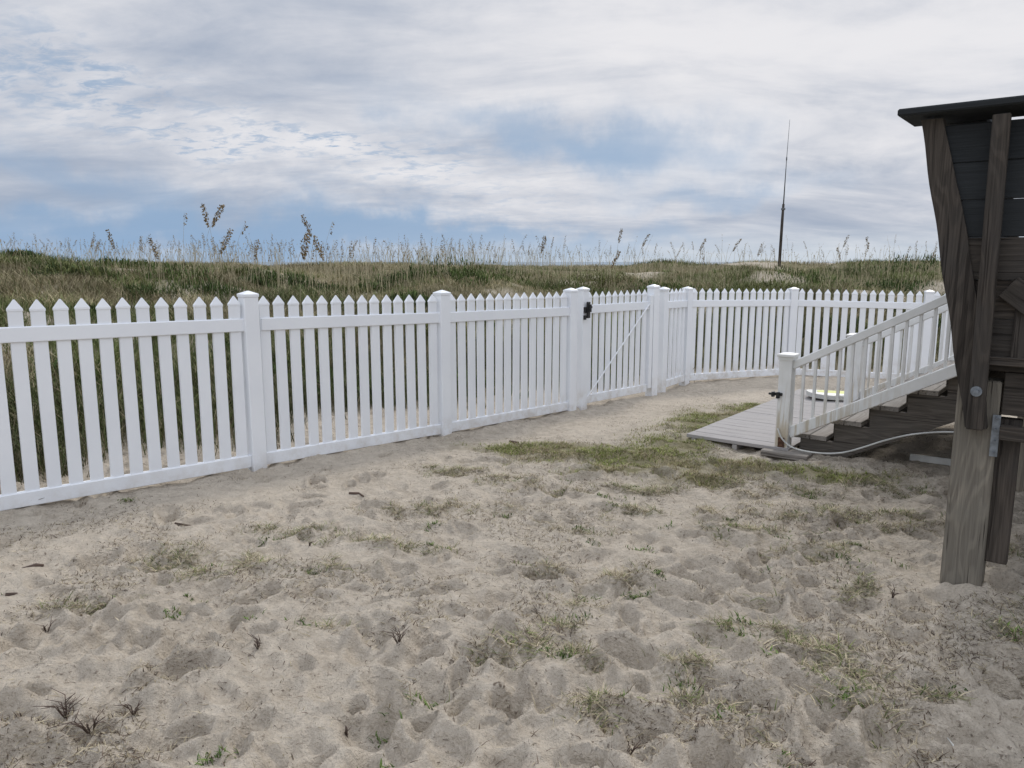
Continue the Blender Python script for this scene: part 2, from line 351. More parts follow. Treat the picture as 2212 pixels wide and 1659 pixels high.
# ------------------------------------------------------------ stair + deck frame
D=Vector((.785,-.62,0)).normalized(); Wd=Vector((.62,.785,0)).normalized(); Z=Vector((0,0,1))
N0=Vector((2.157,5.89,0))
def S(t,w_,z_): return N0+D*t+Wd*w_+Z*z_
ST=root('staircase',S(0,1,0),'weathered grey wooden stairs with aged white vinyl railings','stairs')
SL=.54
for k in range(6):
    t0=.06+.245*k; zt=.02+.145*(k+1)
    for j in range(2):
        board('stair_tread',S(t0+.065+j*.128,.04,zt-.02),S(t0+.065+j*.128,2.10,zt-.02),.122,.036,D,m_tread,ST)
    board('stair_riser',S(t0+.05,.10,zt-.038-.053),S(t0+.05,2.06,zt-.038-.053),.104,.018,Z,m_side,ST)
for w_ in (.075,1.07,2.085):
    bm=bmesh.new()
    top=[]
    for k in range(6,0,-1):
        t0=.06+.245*(k-1)+.062; zt=.02+.145*k-.04; top+= [(t0+.245,zt),(t0,zt)]
    pts=[(.10,-.04),(.34,-.04),(1.60,.62),(1.60,.85)]+top
    vs=[bm.verts.new((a,0,b_)) for a,b_ in pts]; vb=[bm.verts.new((a,.04,b_)) for a,b_ in pts]; n=len(pts)
    bm.faces.new(vs); bm.faces.new(vb[::-1])
    for i in range(n): bm.faces.new((vs[i],vb[i],vb[(i+1)%n],vs[(i+1)%n]))
    bmesh.ops.triangulate(bm,faces=[f for f in bm.faces if len(f.verts)>4])
    obj('stringer',finish(bm,'stringer'),m_side,frame(S(0,w_-.02,0),D,Wd),ST)
def newel(parent,p,h,w=.1):
    bm=bmesh.new(); bm_box(bm,-w/2,w/2,-w/2,w/2,-.12,h-.05)
    return obj('newel_post',finish(bm,'newel_post',.004,2),m_vinyl2,frame(p,D,Wd),parent)
def ncap(parent,p,h,w=.1):
    bm=bmesh.new(); prev=None
    for z_,a in ((h-.055,w+.014),(h-.034,w+.014),(h-.030,w+.032),(h-.012,w+.032),(h-.008,w+.01),(h,w*.3)):
        r=[bm.verts.new((sx*a/2,sy*a/2,z_)) for sx,sy in ((-1,-1),(1,-1),(1,1),(-1,1))]
        if prev:
            for q in range(4): bm.faces.new((prev[q],prev[(q+1)%4],r[(q+1)%4],r[q]))
        else: bm.faces.new(r[::-1])
        prev=r
    bm.faces.new(prev); obj('post_cap',finish(bm,'post_cap'),m_vinyl2,frame(p,D,Wd),parent)
for w_,tn in ((0,1.62),(2.05,1.62)):
    p0=S(.04,w_,.70); p1=S(tn,w_,.70+SL*(tn-.04))
    rl=board('stair_railing',p0,p1,.045,.062,Wd,m_vinyl2,ST,.006)
    q0=S(.04,w_,.165); q1=S(tn,w_,.165+SL*(tn-.04))
    board('bottom_rail',q0,q1,.045,.085,Wd,m_vinyl2,rl,.006)
    wn=.1 if w_==0 else .135
    for pp,hh in ((S(-.01 if w_ else 0,w_,0),.80),(S(tn+.06,w_,.70),1.05)):
        newel(rl,pp,hh,wn); ncap(rl,pp,hh,wn)
    nb=17
    for i in range(nb):
        tt=.04+(i+1)*(tn-.06)/(nb+1); a=S(tt,w_,.165+SL*(tt-.04)); b_=S(tt,w_,.70+SL*(tt-.04))
        board('baluster',a,b_,.021,.021,D,m_vinyl2,rl,.002)
hk=bmesh.new(); bm_box(hk,-.045,.03,-.035,-.01,-.008,.014); bm_box(hk,-.05,-.03,-.05,-.01,-.02,.02); bm_box(hk,-.075,-.05,-.04,-.02,-.006,.010); bm_box(hk,-.012,.012,-.05,-.02,-.03,.02)
obj('hinge_pin',finish(hk,'hinge_pin',.003),m_black,frame(S(-.04,-.03,.47),D,Wd),ST)
board('rusty_bracket',S(.0,-.054,.03),S(.0,-.054,.13),.05,.006,D,m_rust,ST,.001)
# boardwalk
A=Vector((1.49,6.32,0)); bm=bmesh.new(); PW=.14
for i in range(21):
    ln=.86+random.uniform(-.006,.006); o_=random.uniform(-.004,.004); bm_box(bm,o_,ln,i*PW+.0025,i*PW+PW-.0025,random.uniform(-.002,.002),.03+random.uniform(-.0015,.0015))
for xx in (.04,.4,.78): bm_box(bm,xx,xx+.04,.004,21*PW-.004,-.06,-.003)
pad=obj('wooden_boardwalk',finish(bm,'wooden_boardwalk',.0015),m_gray,frame(A+Z*.022,D,Wd)); pad['label']='low boardwalk of grey weathered planks at the foot of the stairs'; pad['category']='boardwalk'
fb=root('paving_slab',(2.15,5.84,.0),'thin dusty slab under the stair newel post','slab')
bm=bmesh.new(); bm_box(bm,-.16,.20,-.10,.07,-.03,.014); obj('slab_body',finish(bm,'slab_body',.006,2),m_tread,frame((2.15,5.82,.02),D,Wd),fb)
# bodyboard
BB=root('bodyboard',(3.45,8.02,.07),'yellow and white bodyboard lying on the boardwalk','bodyboard')
def bbm(sc,z0,z1):
    bm=bmesh.new(); out=[]
    for i in range(28):
        a=i/28*2*math.pi; cx=math.copysign(abs(math.cos(a))**.6,math.cos(a))*.36; cy=math.copysign(abs(math.sin(a))**.8,math.sin(a))*.17*(1-.18*(cx/.42))
        out.append((cx*sc,cy*sc))
    v0=[bm.verts.new((a,b_,z0+.03*(a/.42)**2)) for a,b_ in out]; v1=[bm.verts.new((a,b_,z1+.03*(a/.42)**2)) for a,b_ in out]
    bm.faces.new(v0[::-1]); bm.faces.new(v1)
    for i in range(28): bm.faces.new((v0[i],v0[(i+1)%28],v1[(i+1)%28],v1[i]))
    return finish(bm,'board')
MB=Matrix.Translation((3.52,7.98,.065))@Matrix.Rotation(math.radians(-8),4,'Z')
obj('board_body',bbm(1,0,.045),m_white,MB,BB); obj('yellow_deck',bbm(.70,.047,.053),m_yellow,MB,BB)
tube('leash',[(3.75,7.9,.13),(3.85,7.85,.16),(3.95,7.9,.14),(4.0,8.0,.09),(3.9,8.05,.09)],.012,m_black,BB)
# hose
hp=[S(-.03,-.06,.20),S(.02,-.075,.12),S(.12,-.085,.065),S(.3,-.075,.055),S(.46,-.06,.08),S(.6,-.05,.14),S(.76,-.04,.22),S(.95,-.03,.29),S(1.2,-.02,.335),S(1.6,-.02,.35),S(2.1,-.02,.34)]
def smooth(pts,n=6):
    o=[]
    for i in range(len(pts)-1):
        p0=pts[max(i-1,0)];p1=pts[i];p2=pts[i+1];p3=pts[min(i+2,len(pts)-1)]
        for k in range(n):
            t=k/n; o.append(.5*((2*p1)+(p2-p0)*t+(2*p0-5*p1+4*p2-p3)*t*t+(3*p1-p0-3*p2+p3)*t**3))
    o.append(pts[-1]); return o
hs=tube('garden_hose',smooth(hp),.0065,m_white); hs['label']='white hose looping from the newel post along the steps'; hs['category']='hose'
wz=g1(3.2,5.5)
wb=board('white_trim_board',(3.03,5.62,wz+.03),(3.42,5.35,wz+.03),.05,.025,Z,m_white); wb['label']='white trim board lying on the ground under the deck'; wb['category']='board'

# deck
C0=Vector((2.05,3.25,0))
def Lc(a,b_,z_): return C0+D*a+Wd*b_+Z*z_
DK=root('raised_deck',Lc(0,0,0),'raised dark weathered wooden deck with outward leaning bench back','deck')
gz=g1(2.05,3.25)
board('support_post',Lc(-.012,-.01,gz-.2),Lc(-.012,-.01,1.0),.16,.12,D,m_post,DK,.006)
board('sister_post',Lc(.108,-.01,gz+.15),Lc(.108,-.01,.84),.085,.05,D,m_dark,DK,.004)
for a,b_ in ((0.05,2.12),(.05,4.3),(2.2,.02),(4.2,.02),(2.2,2.2),(2.2,4.3)):
    board('support_post',Lc(a,b_,g1(*Lc(a,b_,0).xy)-.2),Lc(a,b_,.84),.14,.14,D,m_post,DK,.006)
board('rim_joist',Lc(.075,-.045,.95),Lc(4.6,-.045,.95),.18,.038,Z,m_dark,DK)
board('rim_joist',Lc(-.07,.10,.92),Lc(-.07,4.5,.92),.2,.04,Z,m_dark,DK)
board('rim_joist',Lc(.08,-.09,.79),Lc(4.6,-.09,.79),.06,.045,Z,m_dark,DK)
for k in range(10): board('joist',Lc(.3+.42*k,.0,.90),Lc(.3+.42*k,4.45,.90),.18,.038,Z,m_dark,DK)
bm=bmesh.new()
for i in range(31): bm_box(bm,-.1,4.6,-.07+i*.147,-.07+i*.147+.14,1.045,1.083)
obj('deck_floor',finish(bm,'deck_floor',.003),m_dark,frame(C0,D,Wd),DK)
fl=lambda z_: -.27*(z_-.8)/1.3
bm=bmesh.new(); rr=random.Random(4); fr=[];bk=[]
for i in range(25):
    z_=.80+1.29*i/24; a0=fl(z_)-.045; a1=fl(z_)+.035+.032*math.sin(math.pi*i/24)+rr.uniform(-.002,.002)
    fr.append([bm.verts.new((z_-.8,a0+.003*math.sin(i*.9),-.124)),bm.verts.new((z_-.8,a1,-.124))]); bk.append([bm.verts.new((z_-.8,a0,-.05)),bm.verts.new((z_-.8,a1,-.05))])
for i in range(24):
    for q in (fr,bk): bm.faces.new((q[i][0],q[i][1],q[i+1][1],q[i+1][0]))
    for j in (0,1): bm.faces.new((fr[i][j],bk[i][j],bk[i+1][j],fr[i+1][j]))
bm.faces.new((fr[0][0],fr[0][1],bk[0][1],bk[0][0])); bm.faces.new((fr[24][0],fr[24][1],bk[24][1],bk[24][0]))
MU=Matrix((Z,D,Wd)).transposed().to_4x4(); MU.translation=Lc(0,0,.8)
obj('slanted_upright',finish(bm,'slanted_upright'),m_dark,MU,DK)
board('slanted_upright',Lc(fl(.80)+.02,1.95,.80),Lc(fl(2.09)+.02,1.95,2.09),.10,.04,D,m_dark,DK,.004)
board('slanted_upright',Lc(fl(1.0)-.0,1.0,1.0),Lc(fl(2.09)+.0,1.0,2.09),.10,.04,D,m_dark,DK,.004)
board('front_upright',Lc(-.005,-.146,.80),Lc(-.015,-.166,2.075),.062,.036,D,m_dark,DK,.004)
board('front_upright',Lc(1.2,-.146,.80),Lc(1.2,-.166,2.075),.062,.036,D,m_dark,DK,.004)
for i,(za,zb) in enumerate(((1.905,2.058),(1.752,1.903),(1.60,1.750))):
    zc=(za+zb)/2; board('back_plank',Lc(fl(zc)+.02,-.100+.003*i,zc),Lc(4.5,-.100+.003*i,zc),zb-za,.022,Z,m_slate,DK)
board('seat_beam',Lc(fl(1.5)+.03,-.10,1.512),Lc(4.5,-.10,1.512),.17,.03,Z,m_dark,DK)
board('skirt_plank',Lc(fl(1.34)+.02,-.080,1.345),Lc(4.5,-.080,1.345),.16,.03,Z,m_dark,DK)
board('skirt_plank',Lc(fl(1.2)+.02,-.080,1.18),Lc(4.5,-.080,1.18),.165,.03,Z,m_dark,DK)
board('diagonal_brace',Lc(.06,-.118,1.40),Lc(.42,-.118,1.12),.10,.03,Z,m_dark,DK)
board('corner_stud',Lc(.13,-.104,1.085),Lc(.13,-.104,1.42),.08,.016,D,m_dark,DK)
board('deck_trim',Lc(-.02,-.105,1.092),Lc(4.5,-.105,1.092),.035,.05,Z,m_dark,DK)
for zc in (1.975,1.826,1.674,1.52,1.37,1.22):
    board('back_plank',Lc(fl(zc)+.0,-.03,zc),Lc(fl(zc)+.0,1.97,zc),.152,.03,-D*.208+Z,m_slate,DK)
board('bench_cap',Lc(-.39,-.035,2.118),Lc(4.5,-.035,2.118),.33,.030,Wd,m_slate,DK,.006)
board('bench_cap',Lc(-.225,.135,2.118),Lc(-.225,2.0,2.118),.25,.030,D,m_slate,DK,.006)
board('bench_seat',Lc(.18,.2,1.5),Lc(.18,1.95,1.5),.3,.04,D,m_dark,DK)
board('metal_strap',Lc(.064,-.084,.68),Lc(.064,-.084,.86),.03,.006,D,m_galv,DK,.001)
def bolt(p,r):
    bm=bmesh.new(); bmesh.ops.create_cone(bm,cap_ends=True,segments=20,radius1=r,radius2=r*.96,depth=.006)
    bmesh.ops.create_cone(bm,cap_ends=True,segments=6,radius1=r*.5,radius2=r*.5,depth=.03)
    obj('bolt',finish(bm,'bolt'),m_galv,frame(p,D,Z),DK)
bolt(Lc(-.01,-.171,.965),.022)
for zz in (.70,.75,.80,.85): bolt(Lc(.064,-.089,zz),.005)

# ------------------------------------------------------------ antenna
ax,ay=.3475*24,24.; az_=g1(ax,ay)
AN=root('antenna_mast',(ax,ay,az_),'thin whip antenna on a weathered wooden pole in dune grass','antenna')
tube('wooden_pole',[(ax,ay,az_-.3),(ax+.02,ay,az_+1.4),(ax+.03,ay,3.25)],[.048,.042,.036],m_pole,AN)
tube('antenna_whip',[(ax+.03,ay,3.2),(ax+.05,ay,4.6),(ax+.08,ay,5.75)],[.02,.010,.005],m_whip,AN)
bm=bmesh.new(); bm_box(bm,-.05,.05,-.05,.05,-.03,.03); obj('clamp',finish(bm,'clamp',.005),m_whip,Matrix.Translation((ax+.03,ay,3.1)),AN)
tube('antenna_joint',[(ax+.05,ay,4.55),(ax+.05,ay,4.65)],[.018,.018],m_whip,AN)

# ------------------------------------------------------------ blades
def blades(name,Pb,h,lean,w,col,props,seed=0,dark=.75):
    n=len(Pb); r=np.random.default_rng(seed); ph=r.uniform(0,2*np.pi,n)
    d=np.stack([np.cos(ph),np.sin(ph),np.zeros(n)],1); a2=ph+r.uniform(.7,2.4,n); sd=np.stack([np.cos(a2),np.sin(a2),r.uniform(-.2,.2,n)],1)
    h=h[:,None]; lean=lean[:,None]; w=w[:,None]; up=np.array([[0,0,1.]])
    m=Pb+up*h*.6+d*lean*.32; tp=Pb+up*h+d*lean
    V=np.stack([Pb-sd*w/2,Pb+sd*w/2,m+sd*w*.42,m-sd*w*.42,tp],1).reshape(-1,3)
    i=np.arange(n)*5; Qd=np.stack([i,i+1,i+2,i+3],1); Tr=np.stack([i+3,i+2,i+4],1)
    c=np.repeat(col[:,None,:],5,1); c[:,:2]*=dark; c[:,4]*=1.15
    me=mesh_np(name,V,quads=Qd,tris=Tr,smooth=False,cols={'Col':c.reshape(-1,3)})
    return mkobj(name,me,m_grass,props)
def colmix(n,r,f,cols):
    k=r.random(n); f=np.clip(f,0,1)
    g=np.array(cols[0])*(1-k[:,None])+np.array(cols[1])*k[:,None]; s_=np.array(cols[2])*(1-k[:,None])+np.array(cols[3])*k[:,None]
    ch=(r.random(n)<f)[:,None]; return np.where(ch,s_,g)*r.uniform(.7,1.3,n)[:,None]
GR=[(.085,.115,.034),(.185,.21,.078),(.27,.23,.13),(.45,.385,.24)]
def dune(N,y0,y1,seed,hs=1.0,ws=1.0,name='dune_grass'):
    r=np.random.default_rng(seed); yy=y0*(y1/y0)**r.random(N); xx=yy*r.uniform(-.95,.88,N)
    nt=N//12; ti=r.integers(0,nt,N); xx=xx[ti]+r.normal(0,.08,N)*(1+yy[ti]*.06); yy=yy[ti]+r.normal(0,.08,N)*(1+yy[ti]*.06)
    s_=sdist(xx,yy); d_=vegd(xx,yy,s_)*(1-sst(24,30,s_))
    k=r.random(N)<d_; xx=xx[k]; yy=yy[k]; s_=s_[k]; n=len(xx); zz=Gm(xx,yy)
    pn=fbm(xx*.5,yy*.5,55,3); pf=fbm(xx*.34,yy*.7,66,4)
    h=(.04+.33*pn**1.3)*r.uniform(.4,1.35,n)*hs*(.7+.3*sst(0,2.0,s_))*(1-.35*sst(7,11,s_)); f=sst(.42,.60,pf)*.72+.12
    f=np.where(s_<3,f*.6+.16,f)
    bright=(.22+1.4*fbm(xx*.9,yy*.9,88,4))*(.66+.34*sst(1,4,s_))
    col=colmix(n,r,f,GR)*bright[:,None]
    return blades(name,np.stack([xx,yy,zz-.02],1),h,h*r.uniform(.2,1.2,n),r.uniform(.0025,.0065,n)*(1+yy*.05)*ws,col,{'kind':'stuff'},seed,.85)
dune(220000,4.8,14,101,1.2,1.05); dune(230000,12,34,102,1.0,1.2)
r=np.random.default_rng(5); Pl=[];cl=[];hl=[];ll=[];wl=[]
spots=[(-1.6,16.2,1.2),(-2.2,16.0,.7),(-.3,17.2,.9),(-5.7,13.2,.7),(-4.9,12.6,.5),(-2.4,9.7,.5),(3.2,17,.8),(-7.5,13,.5),(2.0,18,.6),(7,18,.9),(10,19,1.0),(5,16,.7),(-.9,15.5,.6),(8.5,17,.6)]
for i in range(90):
    yy=6.5*(18/6.5)**r.random(); spots.append((yy*r.uniform(-.9,.8),yy,r.uniform(.15,.5)))
for i,(xx,yy,R_) in enumerate(spots):
    if float(sdist(np.array([xx]),np.array([yy]))[0])<.8: continue
    n=int(500); a=r.uniform(0,2*np.pi,n); q=np.sqrt(r.random(n))*R_*(.8+.4*np.sin(a*3+i))
    px=xx+np.cos(a)*q*1.5; py=yy+np.sin(a)*q; dome=np.sqrt(np.clip(1-(q/R_/1.2)**2,0,1))*R_*.32*r.uniform(.2,1.1,n)
    Pl.append(np.stack([px,py,Gm(px,py)+dome],1)); hl.append(r.uniform(.02,.13,n)); ll.append(r.uniform(.02,.08,n)); wl.append(r.uniform(.008,.020,n)*(1+yy*.02))
    base=np.array([(.09,.125,.038),(.06,.09,.027),(.14,.15,.055)][i%3]); cl.append(base[None]*r.uniform(.5,1.5,n)[:,None])
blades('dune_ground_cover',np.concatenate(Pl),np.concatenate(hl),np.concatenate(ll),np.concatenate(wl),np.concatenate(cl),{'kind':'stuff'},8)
def scatter(N,L,thr,seed,x0,x1,y0,y1):
    r=np.random.default_rng(seed); xx=r.uniform(x0,x1,N); yy=r.uniform(y0,y1,N)
    m=gmask(xx,yy,L); k=r.random(N)<np.clip((m-thr)*1.5,0,1); return xx[k],yy[k],r
xx,yy,r=scatter(220000,LAWN,.06,21,-.7,3.2,4.4,8.5); kk=(fbm(xx*6,yy*6,15,3)>.40); xx=xx[kk]; yy=yy[kk]; n=len(xx)
blades('lawn_grass',np.stack([xx,yy,Gm(xx,yy)-.003],1),r.uniform(.008,.032,n),r.uniform(.01,.05,n),r.uniform(.002,.005,n),colmix(n,r,.34+.5*sst(.4,.65,fbm(xx*2,yy*2,12,3)),[(.15,.185,.04),(.26,.29,.08),(.25,.20,.11),(.43,.37,.23)]),{'kind':'stuff'},9,.9)
xx,yy,r=scatter(380000,PATCH,.24,22,-2.6,2.9,1.6,5.8)
kk=(fbm(xx*9,yy*9,15,3)>.50)|(r.random(len(xx))<.06); xx=xx[kk];yy=yy[kk];n=len(xx)
blades('dead_grass',np.stack([xx,yy,Gm(xx,yy)-.002],1),r.uniform(.003,.032,n),r.uniform(.025,.085,n),r.uniform(.0018,.0044,n),colmix(n,r,.64+.25*sst(.45,.6,fbm(xx*1.5,yy*1.5,13,2)),[(.08,.11,.03),(.19,.22,.07),(.13,.10,.06),(.54,.46,.31)]),{'kind':'stuff'},10,.8)
r=np.random.default_rng(31); Pl=[]
for (cx,cy,a,b_) in PATCH+[(r.uniform(-2.5,2.4),r.uniform(1.9,5),.1,.1) for _ in range(36)]:
    qx=cx+r.normal(0,a*.4); qy=cy+r.normal(0,b_*.4); n=int(r.integers(8,60)); Pl.append(np.stack([qx+r.normal(0,.03,n),qy+r.normal(0,.022,n)],1))
Pl=np.concatenate(Pl); n=len(Pl)
blades('green_sprigs',np.stack([Pl[:,0],Pl[:,1],Gm(Pl[:,0],Pl[:,1])],1),r.uniform(.004,.022,n),r.uniform(.008,.035,n),r.uniform(.003,.008,n),colmix(n,r,np.full(n,.2),[(.06,.105,.025),(.14,.20,.05),(.2,.17,.1),(.3,.26,.16)]),{'kind':'stuff'},12)
r=np.random.default_rng(41); N=170000; yy=1.6*(9.5/1.6)**r.random(N); xx=yy*r.uniform(-.75,.75,N)
k=(sdist(xx,yy)<2.5)&(r.random(N)<(.04+.85*sst(.52,.66,fbm(xx*2.3,yy*2.3,19,5)))); xx=xx[k];yy=yy[k];n=len(xx)
blades('straw_litter',np.stack([xx,yy,Gm(xx,yy)+.001],1),r.uniform(.0,.014,n),r.uniform(.006,.050,n),r.uniform(.0012,.0042,n),colmix(n,r,np.full(n,.50),[(.055,.04,.028),(.14,.10,.07),(.22,.18,.11),(.50,.43,.30)]),{'kind':'stuff'},13)
r=np.random.default_rng(51)
def deadplant(x_,y_,hh,nb,lab='dry twiggy dead plant poking out of the sand'):
    z_=g1(x_,y_); o=root('dead_plant',(x_,y_,z_),lab,'plant')
    for i in range(nb):
        a=r.uniform(0,6.28); l=hh*r.uniform(.6,1); sp=r.uniform(.3,1.1)
        p=[Vector((x_,y_,z_-.01)),Vector((x_+math.cos(a)*l*sp*.4,y_+math.sin(a)*l*sp*.4,z_+l*.5)),Vector((x_+math.cos(a+.5)*l*sp,y_+math.sin(a+.5)*l*sp,z_+l*r.uniform(.6,.9)))]
        tube('stem',p,[.0022,.0016,.0008],m_twig,o,5)
        for _ in range(2):
            q=p[0].lerp(p[1],r.uniform(.5,1)); tube('twig',[q,q+Vector((r.uniform(-.35,.35)*l,r.uniform(-.35,.35)*l,l*.25))],[.0014,.0007],m_twig,o,4)
for a in [(-1.30,2.15,.12,8),(-1.42,2.22,.13,8),(-1.22,2.25,.07,5),(-2.85,4.35,.07,4),(-.42,2.62,.08,6),(-1.05,3.75,.04,4),(-.52,2.2,.05,4),(.1,3.0,.05,4),(1.62,3.05,.06,4),(.85,2.0,.05,4),(-.95,2.65,.06,5),(.35,2.05,.05,5),(-1.9,2.9,.06,5)]: deadplant(*a)
def stick(p,q,rr,lab):
    a=Vector((*p,g1(*p)+.004)); c=Vector((*q,g1(*q)+.005)); m=a.lerp(c,.5); m=Vector((m.x+.01,m.y+.012,g1(m.x,m.y)+.006)); o=tube('driftwood_stick',[a,m,c],[rr,rr*.9,rr*.5],m_twig,None,6); o['label']=lab; o['category']='stick'
stick((-2.25,3.18),(-2.02,3.32),.009,'dark driftwood stick half buried in sand'); stick((-2.38,3.5),(-2.30,3.54),.014,'short dark piece of driftwood on sand')
stick((-1.05,4.72),(-.95,4.69),.010,'small reddish bark chip on sand'); stick((-1.9,4.1),(-1.80,4.16),.005,'thin dry twig on sand'); stick((-.02,6.35),(.06,6.38),.014,'broken root piece by the fence')
sz=g1(1.33,2.1)
sh=tube('plastic_scrap',[(1.33,2.08,sz+.008),(1.345,2.11,sz+.012),(1.35,2.15,sz+.010)],[.002,.003,.0015],m_white,None,5); sh['label']='thin white plastic scrap on sand'; sh['category']='litter'

# ------------------------------------------------------------ sea oats
def oat_meshes(h,headlen,droop,seed,fat=1.0,rad=.0035):
    r=random.Random(seed); n=9; pts=[]
    for i in range(n+1):
        f=i/n; pts.append(Vector((droop*h*f**3*.45,0,h*f-droop*droop*h*.5*max(0,f-.7)**1.5)))
    bm=bmesh.new(); rings=[]
    for i,p in enumerate(pts):
        rr=rad*(1-.6*i/n); rings.append([bm.verts.new(p+Vector((math.cos(q*2.094)*rr,math.sin(q*2.094)*rr,0))) for q in range(3)])
    for i in range(n):
        for q in range(3): bm.faces.new((rings[i][q],rings[i][(q+1)%3],rings[i+1][(q+1)%3],rings[i+1][q]))
    for k in range(4):
        a=r.uniform(0,6.28); l=h*r.uniform(.25,.45); dx,dy=math.cos(a),math.sin(a); w=.003
        v=[bm.verts.new(c) for c in ((-dy*w,dx*w,0),(dy*w,-dx*w,0),(dx*l*.3+dy*w,dy*l*.3-dx*w,l*.7),(dx*l*.3-dy*w,dy*l*.3+dx*w,l*.7),(dx*l*.75,dy*l*.75,l*.8))]
        bm.faces.new(v[:4]); bm.faces.new((v[3],v[2],v[4]))
    sg=1 if droop>=0 else -1
    def head(bm,sc=1.0):
        def at(f):
            u=f*n; i=min(int(u),n-1); return pts[i].lerp(pts[i+1],u-i)
        cnt=int(90*fat)+4
        for k in range(cnt):
            f=1-headlen*(k/cnt); p=at(f); a=r.uniform(0,6.28); env=math.sin(math.pi*min(1,.15+.85*k/cnt))
            rad_=.026*env*sc*r.uniform(.1,1.)*(.5+.5*fat); l=.031*sc*r.uniform(.7,1.2)
            q=p+Vector((math.cos(a)*rad_+sg*.012*sc,math.sin(a)*rad_,-rad_*.4)); dv=Vector((math.cos(a)*.4+sg*.3,math.sin(a)*.4,r.uniform(-1.,.3))).normalized(); e=q+dv*l
            s_=dv.cross(Vector((r.uniform(-1,1),r.uniform(-1,1),r.uniform(-1,1)))).normalized()*l*.3
            v=[bm.verts.new(c) for c in (q,q.lerp(e,.5)+s_,e,q.lerp(e,.5)-s_)]; bm.faces.new(v)
    return bm,head
def set2(bm,head):
    me1=bpy.data.meshes.new('stalk'); bm.to_mesh(me1); bm.free(); me1.materials.append(m_stalk)
    b2=bmesh.new(); head(b2); me2=bpy.data.meshes.new('seed_head'); b2.to_mesh(me2); b2.free(); me2.materials.append(m_seed); return me1,me2
big=[(-.408,9.5,2.25,1.5,.45),(-.384,9.8,2.25,1.1,-.15),(-.395,8.9,1.92,1.2,.45),(-.428,10,2.15,.15,.1),(-.2427,10,2.14,1.1,-.35),(-.233,9,1.85,1.0,-.3),(-.279,8.6,1.85,2.0,.15),(-.508,11,2.0,.9,-.3),(-.452,10.3,1.85,1.0,-.3),
(.033,13,1.97,1.3,.15),(.134,16,2.2,1.1,.15),(.161,17,2.15,.9,.4),(.2355,17,2.05,1.,.4),(.277,17,2.05,1.,.5),(.316,18,1.95,.9,.3),(.424,18,2.15,.7,.3),(.465,18,2.1,1.,-.2),(.116,12.5,1.72,1.4,.4),(-.338,11,1.85,.8,.2),(-.255,8.9,2.0,.1,.3),(-.37,9.2,2.0,.2,.4),(.545,19,1.9,.5,.3),(.43,17,1.85,.6,-.3)]
for i,(k,yy,zt,fat,dr) in enumerate(big):
    x_=k*yy; z_=g1(x_,yy); h=max(.5,zt-z_); o=root('sea_oat_plant',(x_,yy,z_-.03),'tall dry sea oat stalk with drooping seed head on dune','dune plant','sea oats on the dune')
    bm,hd=oat_meshes(h,.28/h if fat>.3 else .1,dr,i,fat,.003 if yy<12 else .0045); s1,s2=set2(bm,hd)
    M=Matrix.Translation((x_,yy,z_-.03))@Matrix.Rotation(random.uniform(-.25,.25),4,'Z')
    obj('stalk',s1,None,M,o); obj('seed_head',s2,None,M,o)
VAR=[]
for i in range(10):
    bm,hd=oat_meshes(.9,random.uniform(.2,.3),random.uniform(-.5,.5),100+i,random.uniform(.12,.28),.0038)
    nf=len(bm.faces); hd(bm,.9); me=bpy.data.meshes.new('sea_oat'); bm.to_mesh(me); bm.free(); me.materials.append(m_stalk); me.materials.append(m_seed)
    for f in me.polygons: f.material_index=0 if f.index<nf else 1
    VAR.append(me)
r=random.Random(9)
def spot():
    while True:
        u=r.random()
        k=r.uniform(-.68,-.30) if u<.24 else (r.uniform(.0,.57) if u<.54 else r.gauss(-.10,.12))
        yy=r.uniform(12.5,21); x_=k*yy; s_=float(sdist(np.array([x_]),np.array([yy]))[0])
        if s_<6.5: continue
        zt=1.5+yy*(.014+.019*r.random()*(1 if k<.05 else .8))
        if r.random()<.10: zt=1.5+yy*r.uniform(.030,.040)
        z_=g1(x_,yy); h=zt-z_
        if h>.15 and h<1.3: return x_,yy,z_,h
for i in range(275):
    x_,yy,z_,h=spot(); o=bpy.data.objects.new('sea_oat_plant',VAR[r.randrange(10)]); COL.objects.link(o)
    o.location=(x_,yy,z_-.03); sc=h/.9; o.scale=(.6+sc*.4,.6+sc*.4,sc); o.rotation_euler=(r.uniform(-.1,.1),r.uniform(-.1,.1),r.uniform(0,6.28))
    o['label']='dry sea oat stalk with seed head on dune'; o['category']='dune plant'; o['group']='sea oats on the dune'
bmV=[];bmF=[];cc=[]
for i in range(1100):
    x_,yy,z_,h=spot(); a=r.uniform(0,6.28); l=h*r.uniform(.05,.35); w_=.0030; dx,dy=math.cos(a)*l,math.sin(a)*l
    b0=len(bmV); tx,ty,tz=x_+dx,yy+dy,z_+h*r.uniform(.7,1.)
    bmV+=[(x_-w_,yy,z_),(x_+w_,yy,z_),(x_+dx*.4+w_,yy+dy*.4,z_+(tz-z_)*.65),(x_+dx*.4-w_,yy+dy*.4,z_+(tz-z_)*.65),(tx,ty,tz)]
    bmF+=[(b0,b0+1,b0+2,b0+3),(b0+3,b0+2,b0+4)]; cc+=[(.44,.38,.25)]*5
    for q in range(4):
        f=r.uniform(.82,1.0); px=x_+dx*f*f; py=yy+dy*f*f; pz=z_+(tz-z_)*f; s1=.013; b0=len(bmV); ox=r.uniform(-.014,.014)
        bmV+=[(px+ox,py,pz),(px+ox+s1*.6,py+r.uniform(-.02,.02),pz-s1),(px+ox+r.uniform(-.01,.01),py,pz-s1*2.2)]; bmF+=[(b0,b0+1,b0+2)]; cc+=[(.42,.35,.22)]*3
